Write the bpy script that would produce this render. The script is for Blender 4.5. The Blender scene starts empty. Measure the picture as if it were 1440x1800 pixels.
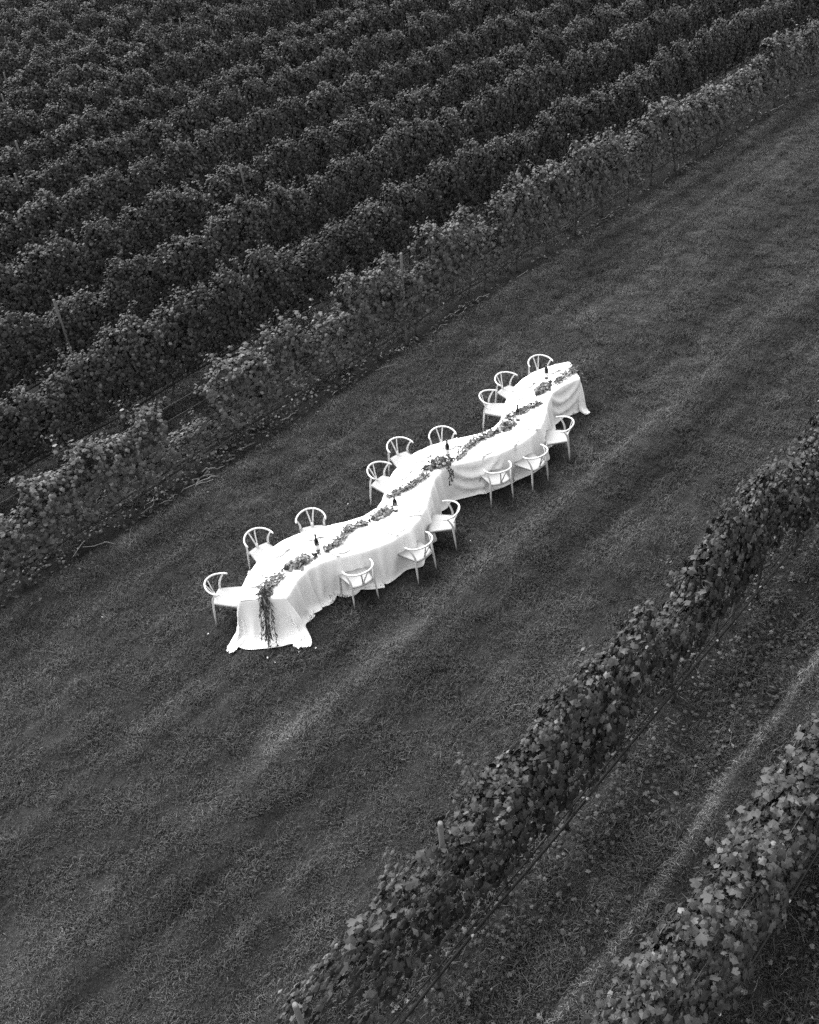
import bpy, math
import numpy as np
from mathutils import Matrix

# ------------------------------------------------------------------ camera, sky, sun, exposure
scene = bpy.context.scene
COL = scene.collection
R = math.radians

cam_data = bpy.data.cameras.new("camera")
cam = bpy.data.objects.new("camera", cam_data)
COL.objects.link(cam)
cam_data.sensor_fit = 'HORIZONTAL'
cam_data.sensor_width = 36.0
cam_data.lens = 36.0 * 1750.2 / 1440.0
cam_data.clip_start = 0.1
cam_data.clip_end = 2000.0
cam.matrix_world = Matrix(((0.994554, 0.104222, 0.0, 0.0),
                           (-0.065189, 0.622079, -0.780236, 0.0),
                           (-0.081317, 0.775986, 0.625486, 10.8),
                           (0, 0, 0, 1)))
scene.camera = cam

SUN_EL, SUN_AZ = R(62), R(-40)          # azimuth measured from +Y towards +X
world = bpy.data.worlds.new("World")
scene.world = world
world.use_nodes = True
wn = world.node_tree.nodes
wl = world.node_tree.links
wn.clear()
sky = wn.new('ShaderNodeTexSky')
sky.sky_type = 'NISHITA'
sky.sun_disc = False
sky.sun_elevation = SUN_EL
sky.sun_rotation = SUN_AZ
sky.dust_density = 4.0
sky.air_density = 1.5
bw = wn.new('ShaderNodeRGBToBW')        # the photograph is black and white
bgn = wn.new('ShaderNodeBackground')
bgn.inputs["Strength"].default_value = 0.15
wout = wn.new('ShaderNodeOutputWorld')
wl.new(sky.outputs[0], bw.inputs[0])
wl.new(bw.outputs[0], bgn.inputs['Color'])
wl.new(bgn.outputs[0], wout.inputs['Surface'])

sun_data = bpy.data.lights.new("sun", 'SUN')
sun_data.energy = 0.8
sun_data.angle = R(35)
sun_data.color = (1, 1, 1)
sun = bpy.data.objects.new("sun", sun_data)
COL.objects.link(sun)
sx, sy, sz = math.sin(SUN_AZ) * math.cos(SUN_EL), math.cos(SUN_AZ) * math.cos(SUN_EL), math.sin(SUN_EL)
from mathutils import Vector
sun.rotation_euler = Vector((sx, sy, sz)).to_track_quat('Z', 'Y').to_euler()

vs = scene.view_settings
vs.view_transform = 'Standard'
vs.look = 'None'
vs.gamma = 1.0
vs.use_curve_mapping = False
vs.exposure = 1.95
scene.cycles.use_denoising = False       # keeps the grain of the photograph
scene.cycles.max_bounces = 6
scene.cycles.transparent_max_bounces = 4

# ------------------------------------------------------------------ frame of the vineyard
AZ = R(45.065)
CA, SA = math.cos(AZ), math.sin(AZ)
def W(s, t, z=0.0):
    """s across the rows, t along them -> world"""
    return (-SA * s + CA * t, CA * s + SA * t, z)

# ------------------------------------------------------------------ materials (all neutral grey: a monochrome picture)
def new_mat(name):
    m = bpy.data.materials.new(name)
    m.use_nodes = True
    nt = m.node_tree
    nt.nodes.clear()
    out = nt.nodes.new('ShaderNodeOutputMaterial')
    b = nt.nodes.new('ShaderNodeBsdfPrincipled')
    nt.links.new(b.outputs[0], out.inputs['Surface'])
    return m, nt, b

def nd(nt, typ, **kw):
    n = nt.nodes.new(typ)
    for k, v in kw.items():
        if k.startswith('i_'):
            n.inputs[k[2:].replace('_', ' ')].default_value = v
        else:
            setattr(n, k, v)
    return n

def math_node(nt, op, a, b=None, clamp=False):
    n = nt.nodes.new('ShaderNodeMath')
    n.operation = op
    n.use_clamp = clamp
    for i, v in enumerate((a, b)):
        if v is None:
            continue
        if hasattr(v, 'links'):
            nt.links.new(v, n.inputs[i])
        else:
            n.inputs[i].default_value = v
    return n.outputs[0]

def ramp(nt, fac, stops, interp='LINEAR'):
    r = nt.nodes.new('ShaderNodeValToRGB')
    r.color_ramp.interpolation = interp
    el = r.color_ramp.elements
    while len(el) > 1:
        el.remove(el[0])
    el[0].position = stops[0][0]
    el[0].color = (stops[0][1],) * 3 + (1,)           # values above one are fine here
    for p, v in stops[1:]:
        e = el.new(p)
        e.color = (v, v, v, 1)
    nt.links.new(fac, r.inputs[0])
    return r.outputs[0]

def noise(nt, vec, scale, detail=3.0, rough=0.55, dist=0.0):
    n = nt.nodes.new('ShaderNodeTexNoise')
    n.inputs['Scale'].default_value = scale
    n.inputs['Detail'].default_value = detail
    n.inputs['Roughness'].default_value = rough
    n.inputs['Distortion'].default_value = dist
    if vec is not None:
        nt.links.new(vec, n.inputs['Vector'])
    return n.outputs[0]

def row_coords(nt):
    """(t along rows, s across rows, z) from world position"""
    g = nt.nodes.new('ShaderNodeNewGeometry')
    v = nt.nodes.new('ShaderNodeVectorRotate')
    v.rotation_type = 'Z_AXIS'
    v.inputs['Angle'].default_value = -AZ
    nt.links.new(g.outputs['Position'], v.inputs['Vector'])
    return v.outputs[0]

def scaled(nt, vec, sc):
    m = nt.nodes.new('ShaderNodeVectorMath')
    m.operation = 'MULTIPLY'
    nt.links.new(vec, m.inputs[0])
    m.inputs[1].default_value = sc
    return m.outputs[0]

# tone of the turf across the lawn: mown swaths and wheel tracks run along the rows; shade beside table and vines is painted in
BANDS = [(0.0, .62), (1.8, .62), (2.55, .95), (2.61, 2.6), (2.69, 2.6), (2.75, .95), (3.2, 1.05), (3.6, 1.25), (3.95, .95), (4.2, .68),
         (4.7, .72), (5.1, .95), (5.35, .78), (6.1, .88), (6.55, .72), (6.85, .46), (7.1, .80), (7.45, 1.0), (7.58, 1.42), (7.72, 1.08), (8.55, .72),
         (9.1, .78), (11.2, 1.02), (12.2, .95), (12.6, .98), (12.9, 1.65), (13.12, 1.75), (13.3, .45), (13.6, .40), (13.9, .8), (16.0, .7)]  # dark strip under the edge row: bare soil with the row's shade painted in

def turf_tone(nt):
    rc = row_coords(nt)
    sep = nt.nodes.new('ShaderNodeSeparateXYZ')
    nt.links.new(rc, sep.inputs[0])
    wob = noise(nt, scaled(nt, rc, (.35, .6, 0)), 1.0, 4.0, .6)
    s = math_node(nt, 'ADD', sep.outputs[1], math_node(nt, 'MULTIPLY', math_node(nt, 'SUBTRACT', wob, .5), .38))
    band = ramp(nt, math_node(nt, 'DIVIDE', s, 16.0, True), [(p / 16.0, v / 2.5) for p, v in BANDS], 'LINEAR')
    streak = noise(nt, scaled(nt, rc, (.14, 1.5, 0)), 1.0, 4.0, .55, .15)
    patch = noise(nt, scaled(nt, rc, (.5, .8, 0)), 1.3, 5.0, .62, .6)
    fine = noise(nt, rc, 7.0, 5.0, .7)
    clump = ramp(nt, noise(nt, scaled(nt, rc, (1, 1.5, 0)), 2.4, 5.0, .65, .5), [(.30, .62), (.46, .95), (.56, 1.0), (.72, 1.30)])
    f = math_node(nt, 'MULTIPLY', math_node(nt, 'MULTIPLY', band, 2.5), clump)
    f = math_node(nt, 'MULTIPLY', f, ramp(nt, streak, [(.34, .74), (.45, .90), (.54, 1.0), (.62, 1.16), (.70, 1.36)]))
    f = math_node(nt, 'MULTIPLY', f, ramp(nt, patch, [(.32, .70), (.46, .93), (.55, 1.05), (.68, 1.38)]))
    rut = noise(nt, scaled(nt, rc, (.07, 2.6, 0)), 1.0, 3.0, .55, .25)
    f = math_node(nt, 'MULTIPLY', f, ramp(nt, rut, [(.34, .72), (.42, .92), (.55, 1.0), (.64, 1.25)]))
    f = math_node(nt, 'MULTIPLY', f, math_node(nt, 'ADD', .65, math_node(nt, 'MULTIPLY', fine, .7)))
    return f, sep, rc

def grey(nt, val):
    c = nt.nodes.new('ShaderNodeCombineColor')
    for i in range(3):
        nt.links.new(val, c.inputs[i])
    return c.outputs[0]

MATS = {}
def make_materials():
    # ground under the turf: soil and thatch
    m, nt, b = new_mat('turf_ground')
    f, sep, rc = turf_tone(nt)
    soil = noise(nt, rc, 26.0, 6.0, .75)
    v = math_node(nt, 'MULTIPLY', f, ramp(nt, soil, [(.25, .010), (.5, .026), (.75, .055)]))
    nt.links.new(grey(nt, v), b.inputs['Base Color'])
    b.inputs['Roughness'].default_value = .95
    b.inputs['Specular IOR Level'].default_value = .1
    bp = nd(nt, 'ShaderNodeBump')
    bp.inputs['Strength'].default_value = .9
    bp.inputs['Distance'].default_value = .04
    nt.links.new(soil, bp.inputs['Height'])
    nt.links.new(bp.outputs[0], b.inputs['Normal'])
    MATS['ground'] = m
    # grass blades
    m, nt, b = new_mat('grass_blade')
    f, sep, rc = turf_tone(nt)
    g = nt.nodes.new('ShaderNodeNewGeometry')
    isl = ramp(nt, g.outputs['Random Per Island'], [(0, .036), (.6, .062), (.95, .086), (1, .19)])
    nt.links.new(grey(nt, math_node(nt, 'MULTIPLY', f, isl)), b.inputs['Base Color'])
    b.inputs['Roughness'].default_value = .75
    b.inputs['Specular IOR Level'].default_value = .2
    MATS['grass'] = m
    # vine leaves
    def leafmat(name, lo, mid, hi, top):
        m, nt, b = new_mat(name)
        g = nt.nodes.new('ShaderNodeNewGeometry')
        oi = nt.nodes.new('ShaderNodeObjectInfo')
        isl = ramp(nt, g.outputs['Random Per Island'], [(0, lo), (.55, mid), (.93, hi), (.985, top), (1, top)])
        nz = noise(nt, g.outputs['Position'], 2.2, 3.0, .6)
        v = math_node(nt, 'MULTIPLY', isl, math_node(nt, 'ADD', .55, math_node(nt, 'MULTIPLY', nz, .9)))
        bf = math_node(nt, 'ADD', 1.0, math_node(nt, 'MULTIPLY', g.outputs['Backfacing'], .2))
        v = math_node(nt, 'MULTIPLY', v, bf)
        fine = noise(nt, g.outputs['Position'], 60.0, 3.0, .6)
        v = math_node(nt, 'MULTIPLY', v, math_node(nt, 'ADD', .7, math_node(nt, 'MULTIPLY', fine, .6)))
        nt.links.new(grey(nt, v), b.inputs['Base Color'])
        b.inputs['Roughness'].default_value = .55
        b.inputs['Specular IOR Level'].default_value = .3
        return m
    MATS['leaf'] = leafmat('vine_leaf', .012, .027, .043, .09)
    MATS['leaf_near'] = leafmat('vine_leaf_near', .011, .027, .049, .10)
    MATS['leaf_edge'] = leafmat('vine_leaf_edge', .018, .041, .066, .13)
    MATS['litter'] = leafmat('leaf_litter', .014, .036, .068, .13)
    MATS['greenery'] = leafmat('cut_greenery', .05, .10, .20, .34)
    MATS['greenery_dark'] = leafmat('hanging_greenery', .025, .075, .16, .25)
    # plain grained surfaces
    def plain(name, base, rough, scale=40.0, amt=.5, bump=.0, spec=.3, aniso=(1, 1, 1)):
        m, nt, b = new_mat(name)
        tc = nt.nodes.new('ShaderNodeTexCoord')
        nz = noise(nt, scaled(nt, tc.outputs['Object'], aniso), scale, 5.0, .6)
        v = math_node(nt, 'MULTIPLY', math_node(nt, 'ADD', 1.0 - amt * .5, math_node(nt, 'MULTIPLY', nz, amt)), base)
        nt.links.new(grey(nt, v), b.inputs['Base Color'])
        b.inputs['Roughness'].default_value = rough
        b.inputs['Specular IOR Level'].default_value = spec
        if bump:
            bp = nd(nt, 'ShaderNodeBump')
            bp.inputs['Strength'].default_value = bump
            bp.inputs['Distance'].default_value = .01
            nt.links.new(nz, bp.inputs['Height'])
            nt.links.new(bp.outputs[0], b.inputs['Normal'])
        MATS[name] = m
    plain('linen', .77, .9, 30.0, .06, .12, .1)
    plain('chair_white', .48, .45, 20.0, .12)
    plain('seat_white', .27, .55, 60.0, .15, .3)
    plain('wood_post', .12, .85, 14.0, 1.0, .6, .2, (6, 6, .6))
    plain('bark', .05, .9, 30.0, 1.2, .8, .1, (1, 1, .3))
    plain('hose', .006, .5, 30.0, .4)
    plain('wire', .06, .5, 30.0, .3)
    plain('clip', .45, .5)
    plain('bottle_glass', .008, .12, 10.0, .3, .0, .6)
    plain('paper', .75, .7)
    plain('grape', .012, .4, 40.0, .8, .0, .4)
    plain('fruit_dark', .05, .4, 20.0, .6)
    plain('fruit_pale', .30, .5, 20.0, .5)
    plain('petal', .42, .7, 30.0, .6)
    plain('candle', .22, .5)
    plain('china', .60, .25, 10.0, .05)
    plain('napkin', .55, .9, 30.0, .1)
    plain('straw', .20, .8, 30.0, .9)
    plain('table_wood', .3, .7)
    plain('steel', .16, .4)
make_materials()

# ------------------------------------------------------------------ mesh helpers
def link(o, parent=None):
    COL.objects.link(o)
    if parent is not None:
        o.parent = parent
    return o

def mesh_from(name, V, F, mat, smooth=False):
    """V (n,3); F list of arrays with equal row length (tris or quads)"""
    me = bpy.data.meshes.new(name)
    V = np.asarray(V, dtype=np.float32)
    if isinstance(F, np.ndarray):
        F = [F]
    F = [np.asarray(f, dtype=np.int32) for f in F if len(f)]
    loops = np.concatenate([f.ravel() for f in F])
    sizes = np.concatenate([np.full(len(f), f.shape[1], np.int32) for f in F])
    starts = np.concatenate([[0], np.cumsum(sizes)[:-1]]).astype(np.int32)
    me.vertices.add(len(V))
    me.vertices.foreach_set('co', V.ravel())
    me.loops.add(len(loops))
    me.loops.foreach_set('vertex_index', loops)
    me.polygons.add(len(sizes))
    me.polygons.foreach_set('loop_start', starts)
    me.polygons.foreach_set('loop_total', sizes)
    me.polygons.foreach_set('use_smooth', np.full(len(sizes), smooth))
    me.materials.append(MATS[mat])
    me.update(calc_edges=True)
    me.validate()
    return me

class MB:
    """collects quads / tris of one part"""
    def __init__(self):
        self.v, self.q, self.t, self.n = [], [], [], 0
    def add(self, V, Q=None, T=None):
        V = np.asarray(V, float).reshape(-1, 3)
        self.v.append(V)
        if Q is not None and len(Q):
            self.q.append(np.asarray(Q) + self.n)
        if T is not None and len(T):
            self.t.append(np.asarray(T) + self.n)
        self.n += len(V)
    def box(self, lo, hi):
        x0, y0, z0 = lo
        x1, y1, z1 = hi
        V = [(x0, y0, z0), (x1, y0, z0), (x1, y1, z0), (x0, y1, z0), (x0, y0, z1), (x1, y0, z1), (x1, y1, z1), (x0, y1, z1)]
        self.add(V, [(0, 3, 2, 1), (4, 5, 6, 7), (0, 1, 5, 4), (1, 2, 6, 5), (2, 3, 7, 6), (3, 0, 4, 7)])
    def tube(self, P, rad, k=8, flat=None, cap=True):
        """P (n,3) path; rad scalar or per point; flat = (rx, rz) ratios"""
        P = np.asarray(P, float)
        n = len(P)
        rad = np.broadcast_to(np.asarray(rad, float), (n,))
        T = np.gradient(P, axis=0)
        T /= np.linalg.norm(T, axis=1)[:, None] + 1e-9
        up = np.array([0, 0, 1.0])
        if abs(T[:, 2]).mean() > .8:
            up = np.array([0, 1.0, 0])
        A = np.cross(T, up)
        A /= np.linalg.norm(A, axis=1)[:, None] + 1e-9
        B = np.cross(A, T)
        fa, fb = flat if flat else (1, 1)
        a = np.linspace(0, 2 * np.pi, k, endpoint=False)
        V = P[:, None, :] + rad[:, None, None] * (np.cos(a)[None, :, None] * A[:, None, :] * fa + np.sin(a)[None, :, None] * B[:, None, :] * fb)
        V = V.reshape(-1, 3)
        i, j = np.meshgrid(np.arange(n - 1), np.arange(k), indexing='ij')
        Q = np.stack([i * k + j, i * k + (j + 1) % k, (i + 1) * k + (j + 1) % k, (i + 1) * k + j], -1).reshape(-1, 4)
        if cap:
            V = np.vstack([V, P[:1], P[-1:]])
            c0, c1 = n * k, n * k + 1
            T_ = [(c0, (jj + 1) % k, jj) for jj in range(k)] + [(c1, (n - 1) * k + jj, (n - 1) * k + (jj + 1) % k) for jj in range(k)]
            self.add(V, Q, T_)
        else:
            self.add(V, Q)
    def lathe(self, prof, k=20, a0=0.0, a1=2 * np.pi, c=(0, 0, 0)):
        full = abs(a1 - a0 - 2 * np.pi) < 1e-6
        kk = k if full else k + 1
        a = np.linspace(a0, a1, kk, endpoint=not full)
        prof = np.asarray(prof, float)
        V = np.stack([prof[:, None, 0] * np.cos(a), prof[:, None, 0] * np.sin(a), np.repeat(prof[:, 1:2], kk, 1)], -1) + np.asarray(c)
        n = len(prof)
        i, j = np.meshgrid(np.arange(n - 1), np.arange(kk if full else kk - 1), indexing='ij')
        Q = np.stack([i * kk + j, i * kk + (j + 1) % kk, (i + 1) * kk + (j + 1) % kk, (i + 1) * kk + j], -1).reshape(-1, 4)
        self.add(V, Q)
    def ball(self, c, r, k=8, sq=(1, 1, 1)):
        th = np.linspace(0, np.pi, k // 2 + 2)
        a = np.linspace(0, 2 * np.pi, k, endpoint=False)
        V = np.stack([np.sin(th)[:, None] * np.cos(a), np.sin(th)[:, None] * np.sin(a), np.repeat(np.cos(th)[:, None], k, 1)], -1) * r * np.asarray(sq) + np.asarray(c)
        n = len(th)
        i, j = np.meshgrid(np.arange(n - 1), np.arange(k), indexing='ij')
        Q = np.stack([i * k + j, (i + 1) * k + j, (i + 1) * k + (j + 1) % k, i * k + (j + 1) % k], -1).reshape(-1, 4)
        self.add(V, Q)
    def mesh(self, name, mat, smooth=True):
        F = []
        if self.q:
            F.append(np.vstack(self.q))
        if self.t:
            F.append(np.vstack(self.t))
        return mesh_from(name, np.vstack(self.v), F, mat, smooth)
    def build(self, name, mat, parent=None, smooth=True):
        return link(bpy.data.objects.new(name, self.mesh(name, mat, smooth)), parent)

def tag(o, label=None, cat=None, group=None, kind=None):
    if label:
        o['label'] = label
    if cat:
        o['category'] = cat
    if group:
        o['group'] = group
    if kind:
        o['kind'] = kind
    return o

def empty(name, loc=(0, 0, 0), rz=0.0):
    o = bpy.data.objects.new(name, None)
    o.location = loc
    o.rotation_euler = (0, 0, rz)
    o.empty_display_size = .2
    COL.objects.link(o)
    return o

def put(name, me, parent=None, loc=(0, 0, 0), rot=(0, 0, 0), sc=(1, 1, 1)):
    o = bpy.data.objects.new(name, me)
    o.location = loc
    o.rotation_euler = rot
    o.scale = sc
    return link(o, parent)

# a lobed grape leaf: x across, y to the tip, z up
LEAF_O = np.array([(0, -.10), (.18, -.36), (.42, -.26), (.42, -.02), (.56, .15), (.42, .31), (.27, .43), (0, .70),
                   (-.27, .43), (-.42, .31), (-.56, .15), (-.42, -.02), (-.42, -.26), (-.18, -.36)], float)
LEAF_V = np.vstack([[(0, .08, .07)], np.c_[LEAF_O, -.20 * np.abs(LEAF_O[:, 0]) - .20 * np.clip(LEAF_O[:, 1], 0, 1) ** 2]])
LEAF_T = np.array([(0, i, i + 1 if i < 14 else 1) for i in range(1, 15)])
# a slim pointed leaf (olive, eucalyptus) and a blade of grass
SLIM_V = np.array([(0, 0, 0), (.16, .35, .03), (0, .4, -.02), (-.16, .35, .03), (.10, .75, .0), (-.10, .75, .0), (0, 1, -.06)], float)
SLIM_T = np.array([(0, 1, 2), (0, 2, 3), (1, 4, 2), (2, 5, 3), (2, 4, 6), (2, 6, 5)])

def frames(nrm, tip):
    """rotation matrices with z = nrm and y close to tip"""
    nrm = nrm / (np.linalg.norm(nrm, axis=1)[:, None] + 1e-9)
    x = np.cross(tip, nrm)
    x /= np.linalg.norm(x, axis=1)[:, None] + 1e-9
    y = np.cross(nrm, x)
    return np.stack([x, y, nrm], 2)

def scatter_mesh(pos, Rm, sc, tv, tt, curl=None):
    V = np.repeat(tv[None], len(pos), 0)
    if curl is not None:
        V = V.copy()
        V[:, :, 2] *= curl[:, None]
    V = np.einsum('nij,nkj->nki', Rm, V) * sc[:, None, None] + pos[:, None, :]
    k = len(tv)
    T = (tt[None] + (np.arange(len(pos)) * k)[:, None, None]).reshape(-1, 3)
    return V.reshape(-1, 3), T

# ------------------------------------------------------------------ the setting: ground and grass
gm = MB()
gm.add([(-400, -400, 0), (400, -400, 0), (400, 400, 0), (-400, 400, 0)], [(0, 1, 2, 3)])
ground = tag(gm.build('ground', 'ground', None, False), 'mown grass and soil ground between the vine rows', 'ground', None, 'structure')

def blade_tuft(seed, n, rad, h0, h1, wid):
    r = np.random.default_rng(seed)
    a = r.uniform(0, 2 * np.pi, n)
    rr = rad * np.sqrt(r.uniform(0, 1, n))
    base = np.c_[rr * np.cos(a), rr * np.sin(a), np.zeros(n) - .004]
    h = r.uniform(h0, h1, n)
    la = r.uniform(0, 2 * np.pi, n)
    lean = r.uniform(.15, 1.1, n) * h
    ld = np.c_[np.cos(la), np.sin(la), np.zeros(n)]
    sd = np.c_[-np.sin(la), np.cos(la), np.zeros(n)] * (wid * r.uniform(.6, 1.3, n))[:, None]
    mid = base + ld * (lean * .35)[:, None] + np.c_[np.zeros((n, 2)), h * .6]
    tip = base + ld * lean[:, None] + np.c_[np.zeros((n, 2)), h * (1 - .25 * lean / h)]
    V = np.stack([base - sd, base + sd, mid - sd * .8, mid + sd * .8, tip], 1).reshape(-1, 3)
    i = (np.arange(n) * 5)[:, None]
    T = np.vstack([i + np.array([0, 1, 3]), i + np.array([0, 3, 2]), i + np.array([2, 3, 4])])
    return mesh_from('grass_tuft', V, T, 'grass')

tuft_col = bpy.data.collections.new('grass_tufts')
for k in range(6):
    tuft_col.objects.link(bpy.data.objects.new('grass_tuft', blade_tuft(10 + k, 46, .10, .02, .055 + .006 * k, .0028)))

def scatter_group(name, coll, density, smin, smax, seed):
    ng = bpy.data.node_groups.new(name, 'GeometryNodeTree')
    ng.interface.new_socket('Geometry', in_out='INPUT', socket_type='NodeSocketGeometry')
    ng.interface.new_socket('Geometry', in_out='OUTPUT', socket_type='NodeSocketGeometry')
    N, L = ng.nodes, ng.links
    gi, go = N.new('NodeGroupInput'), N.new('NodeGroupOutput')
    dp = N.new('GeometryNodeDistributePointsOnFaces')
    dp.inputs['Density'].default_value = density
    dp.inputs['Seed'].default_value = seed
    ci = N.new('GeometryNodeCollectionInfo')
    ci.inputs['Collection'].default_value = coll
    ci.inputs['Separate Children'].default_value = True
    ci.inputs['Reset Children'].default_value = True
    ip = N.new('GeometryNodeInstanceOnPoints')
    ip.inputs['Pick Instance'].default_value = True
    rr = N.new('FunctionNodeRandomValue')
    rr.data_type = 'FLOAT_VECTOR'
    rr.inputs[0].default_value = (-.15, -.15, 0)
    rr.inputs[1].default_value = (.15, .15, 6.283)
    rs = N.new('FunctionNodeRandomValue')
    rs.data_type = 'FLOAT'
    rs.inputs[2].default_value = smin
    rs.inputs[3].default_value = smax
    rs.inputs['Seed'].default_value = 7
    L.new(gi.outputs[0], dp.inputs['Mesh'])
    L.new(dp.outputs['Points'], ip.inputs['Points'])
    L.new(ci.outputs[0], ip.inputs['Instance'])
    L.new(rr.outputs[0], ip.inputs['Rotation'])
    ps = N.new('GeometryNodeInputPosition')
    tx = N.new('ShaderNodeTexNoise')
    tx.inputs['Scale'].default_value = 2.2
    tx.inputs['Detail'].default_value = 3.0
    mr = N.new('ShaderNodeMapRange')
    mr.inputs['From Min'].default_value = .36
    mr.inputs['From Max'].default_value = .66
    mr.inputs['To Min'].default_value = .55
    mr.inputs['To Max'].default_value = 1.55
    mu = N.new('ShaderNodeMath')
    mu.operation = 'MULTIPLY'
    L.new(ps.outputs[0], tx.inputs['Vector'])
    L.new(tx.outputs[0], mr.inputs['Value'])
    L.new(mr.outputs[0], mu.inputs[0])
    L.new(rs.outputs[1], mu.inputs[1])
    L.new(mu.outputs[0], ip.inputs['Scale'])
    L.new(ip.outputs[0], go.inputs[0])
    return ng

def grass_patch(name, label, rects, density, smin, smax, seed):
    m = MB()
    for s0, s1, t0, t1 in rects:
        m.add([W(s0, t0, .001), W(s0, t1, .001), W(s1, t1, .001), W(s1, t0, .001)], [(0, 3, 2, 1)])
    o = m.build(name, 'grass', None, False)
    md = o.modifiers.new('scatter', 'NODES')
    md.node_group = scatter_group(name, tuft_col, density, smin, smax, seed)
    tag(o, label, 'grass', None, 'stuff')
    return o

# ------------------------------------------------------------------ vine rows
SEG = 1.25
def hedge_segment(seed, n=1900, near=False, thin=1.0, size=.72, mat='leaf', tiltm=.27):
    """leaves of one vine: x along the row, y across, z up; nominal top at 2.0"""
    r = np.random.default_rng(seed)
    ph = r.uniform(0, 6.28, 8)
    def halfw(x, z):
        b = np.interp(z, [.45, .7, 1.1, 1.6, 1.9, 2.05], [.14, .27, .34, .30, .22, .08])
        return b * (1 + .32 * np.sin(x * 7.1 + ph[0]) * np.sin(z * 5 + ph[1]) + .22 * np.sin(x * 13 + ph[2] + z * 9))
    def top(x):
        return 1.90 + .14 * np.sin(x * 5.0 + ph[3]) + .09 * np.sin(x * 11 + ph[4])
    ns = int(n * .74)
    x = r.uniform(-.70, .70, ns)
    z0_ = .52 if mat == 'leaf_edge' else .66 if near else .48
    z = z0_ + (top(x) - z0_) * r.uniform(0, 1, ns) ** .85
    side = np.where(r.uniform(0, 1, ns) < .5, -1.0, 1.0)
    dep = r.exponential(.055, ns)
    y = side * np.maximum(halfw(x, z) - dep, .01)
    tilt = r.normal(tiltm, .24, ns)
    yaw = r.normal(0, .5, ns)
    nrm = np.c_[np.sin(yaw) * np.cos(tilt), side * np.cos(yaw) * np.cos(tilt), np.sin(tilt)]
    tip = np.c_[r.normal(0, .35, ns), side * .5, -np.ones(ns)]
    nt_ = n - ns
    xt = r.uniform(-.70, .70, nt_)
    yt = r.normal(0, .15, nt_)
    zt = top(xt) - .05 + r.normal(0, .05, nt_) - 1.2 * yt ** 2
    nt2 = np.c_[r.normal(0, .45, nt_), r.normal(0, .45, nt_) + yt * 2, np.ones(nt_)]
    tt2 = np.c_[r.normal(0, 1, nt_), r.normal(0, 1, nt_) + np.sign(yt), -.3 * np.ones(nt_)]
    pos = [np.c_[x, y, z], np.c_[xt, yt, zt]]
    nn, tp = [nrm, nt2], [tip, tt2]
    sc = [r.uniform(.060, .140, ns) * size, r.uniform(.065, .12, nt_) * size]
    stems = MB()
    for k in range(9):                                    # shoots that stand proud of the hedge
        x0 = r.uniform(-.62, .62)
        y0 = r.normal(0, .14)
        ln = r.uniform(.12, .42) if k < 7 else r.uniform(.3, .55)
        dirv = np.array([r.normal(0, .45), r.normal(0, .5), 1.0])
        dirv /= np.linalg.norm(dirv)
        b = np.array([x0, y0, top(x0) - .18])
        m = int(6 + ln * 26)
        u = np.sort(r.uniform(0, 1, m))
        c = b + dirv * ((ln + .18) * u)[:, None] + np.c_[np.zeros((m, 2)), -.25 * ln * u ** 2]
        stems.tube(np.array([b, b + dirv * (ln + .18) * .6, b + dirv * (ln + .16) + [0, 0, -.22 * ln]]), [.006, .004, .002], 4)
        off = np.c_[r.normal(0, .05, m), r.normal(0, .05, m), r.normal(0, .02, m)]
        pos.append(c + off)
        nn.append(np.c_[off[:, 0] * 6 + r.normal(0, .3, m), off[:, 1] * 6 + r.normal(0, .3, m), np.ones(m)])
        tp.append(np.c_[off[:, :2] * 10 + r.normal(0, .3, (m, 2)), -.4 * np.ones(m)])
        sc.append(r.uniform(.06, .12, m) * (1.1 - .55 * u) * (.3 + .7 * size))
    for k in range(5):                                    # laterals drooping from the sides
        sd = r.choice([-1, 1])
        x0 = r.uniform(-.6, .6)
        z0 = r.uniform(.9, 1.6)
        m = 8
        u = np.linspace(0, 1, m)
        c = np.c_[x0 + .2 * u * r.normal(0, 1), sd * (.24 + .16 * u), z0 - .25 * u ** 2]
        pos.append(c + r.normal(0, .03, (m, 3)))
        nn.append(np.c_[r.normal(0, .3, m), sd * np.ones(m), .8 * np.ones(m)])
        tp.append(np.c_[r.normal(0, .4, m), .4 * sd * np.ones(m), -np.ones(m)])
        sc.append(r.uniform(.07, .12, m) * size)
    pos, nn, tp, sc = np.vstack(pos), np.vstack(nn), np.vstack(tp), np.concatenate(sc)
    if thin < 1:
        keep = r.uniform(0, 1, len(pos)) < thin
        pos, nn, tp, sc = pos[keep], nn[keep], tp[keep], sc[keep]
    V, T = scatter_mesh(pos, frames(nn, tp), sc, LEAF_V, LEAF_T, r.uniform(.3, 2.2, len(pos)))
    stems.add(V, None, T)
    return stems.mesh('vine_foliage', mat, False)

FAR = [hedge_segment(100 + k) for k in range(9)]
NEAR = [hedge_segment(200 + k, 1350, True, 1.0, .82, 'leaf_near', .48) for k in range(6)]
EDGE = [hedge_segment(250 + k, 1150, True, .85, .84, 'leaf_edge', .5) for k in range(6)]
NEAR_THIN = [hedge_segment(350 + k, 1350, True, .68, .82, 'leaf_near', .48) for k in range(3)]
THIN = [hedge_segment(300 + k, 1150, True, .50, .84, 'leaf_edge', .5) for k in range(4)]

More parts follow.
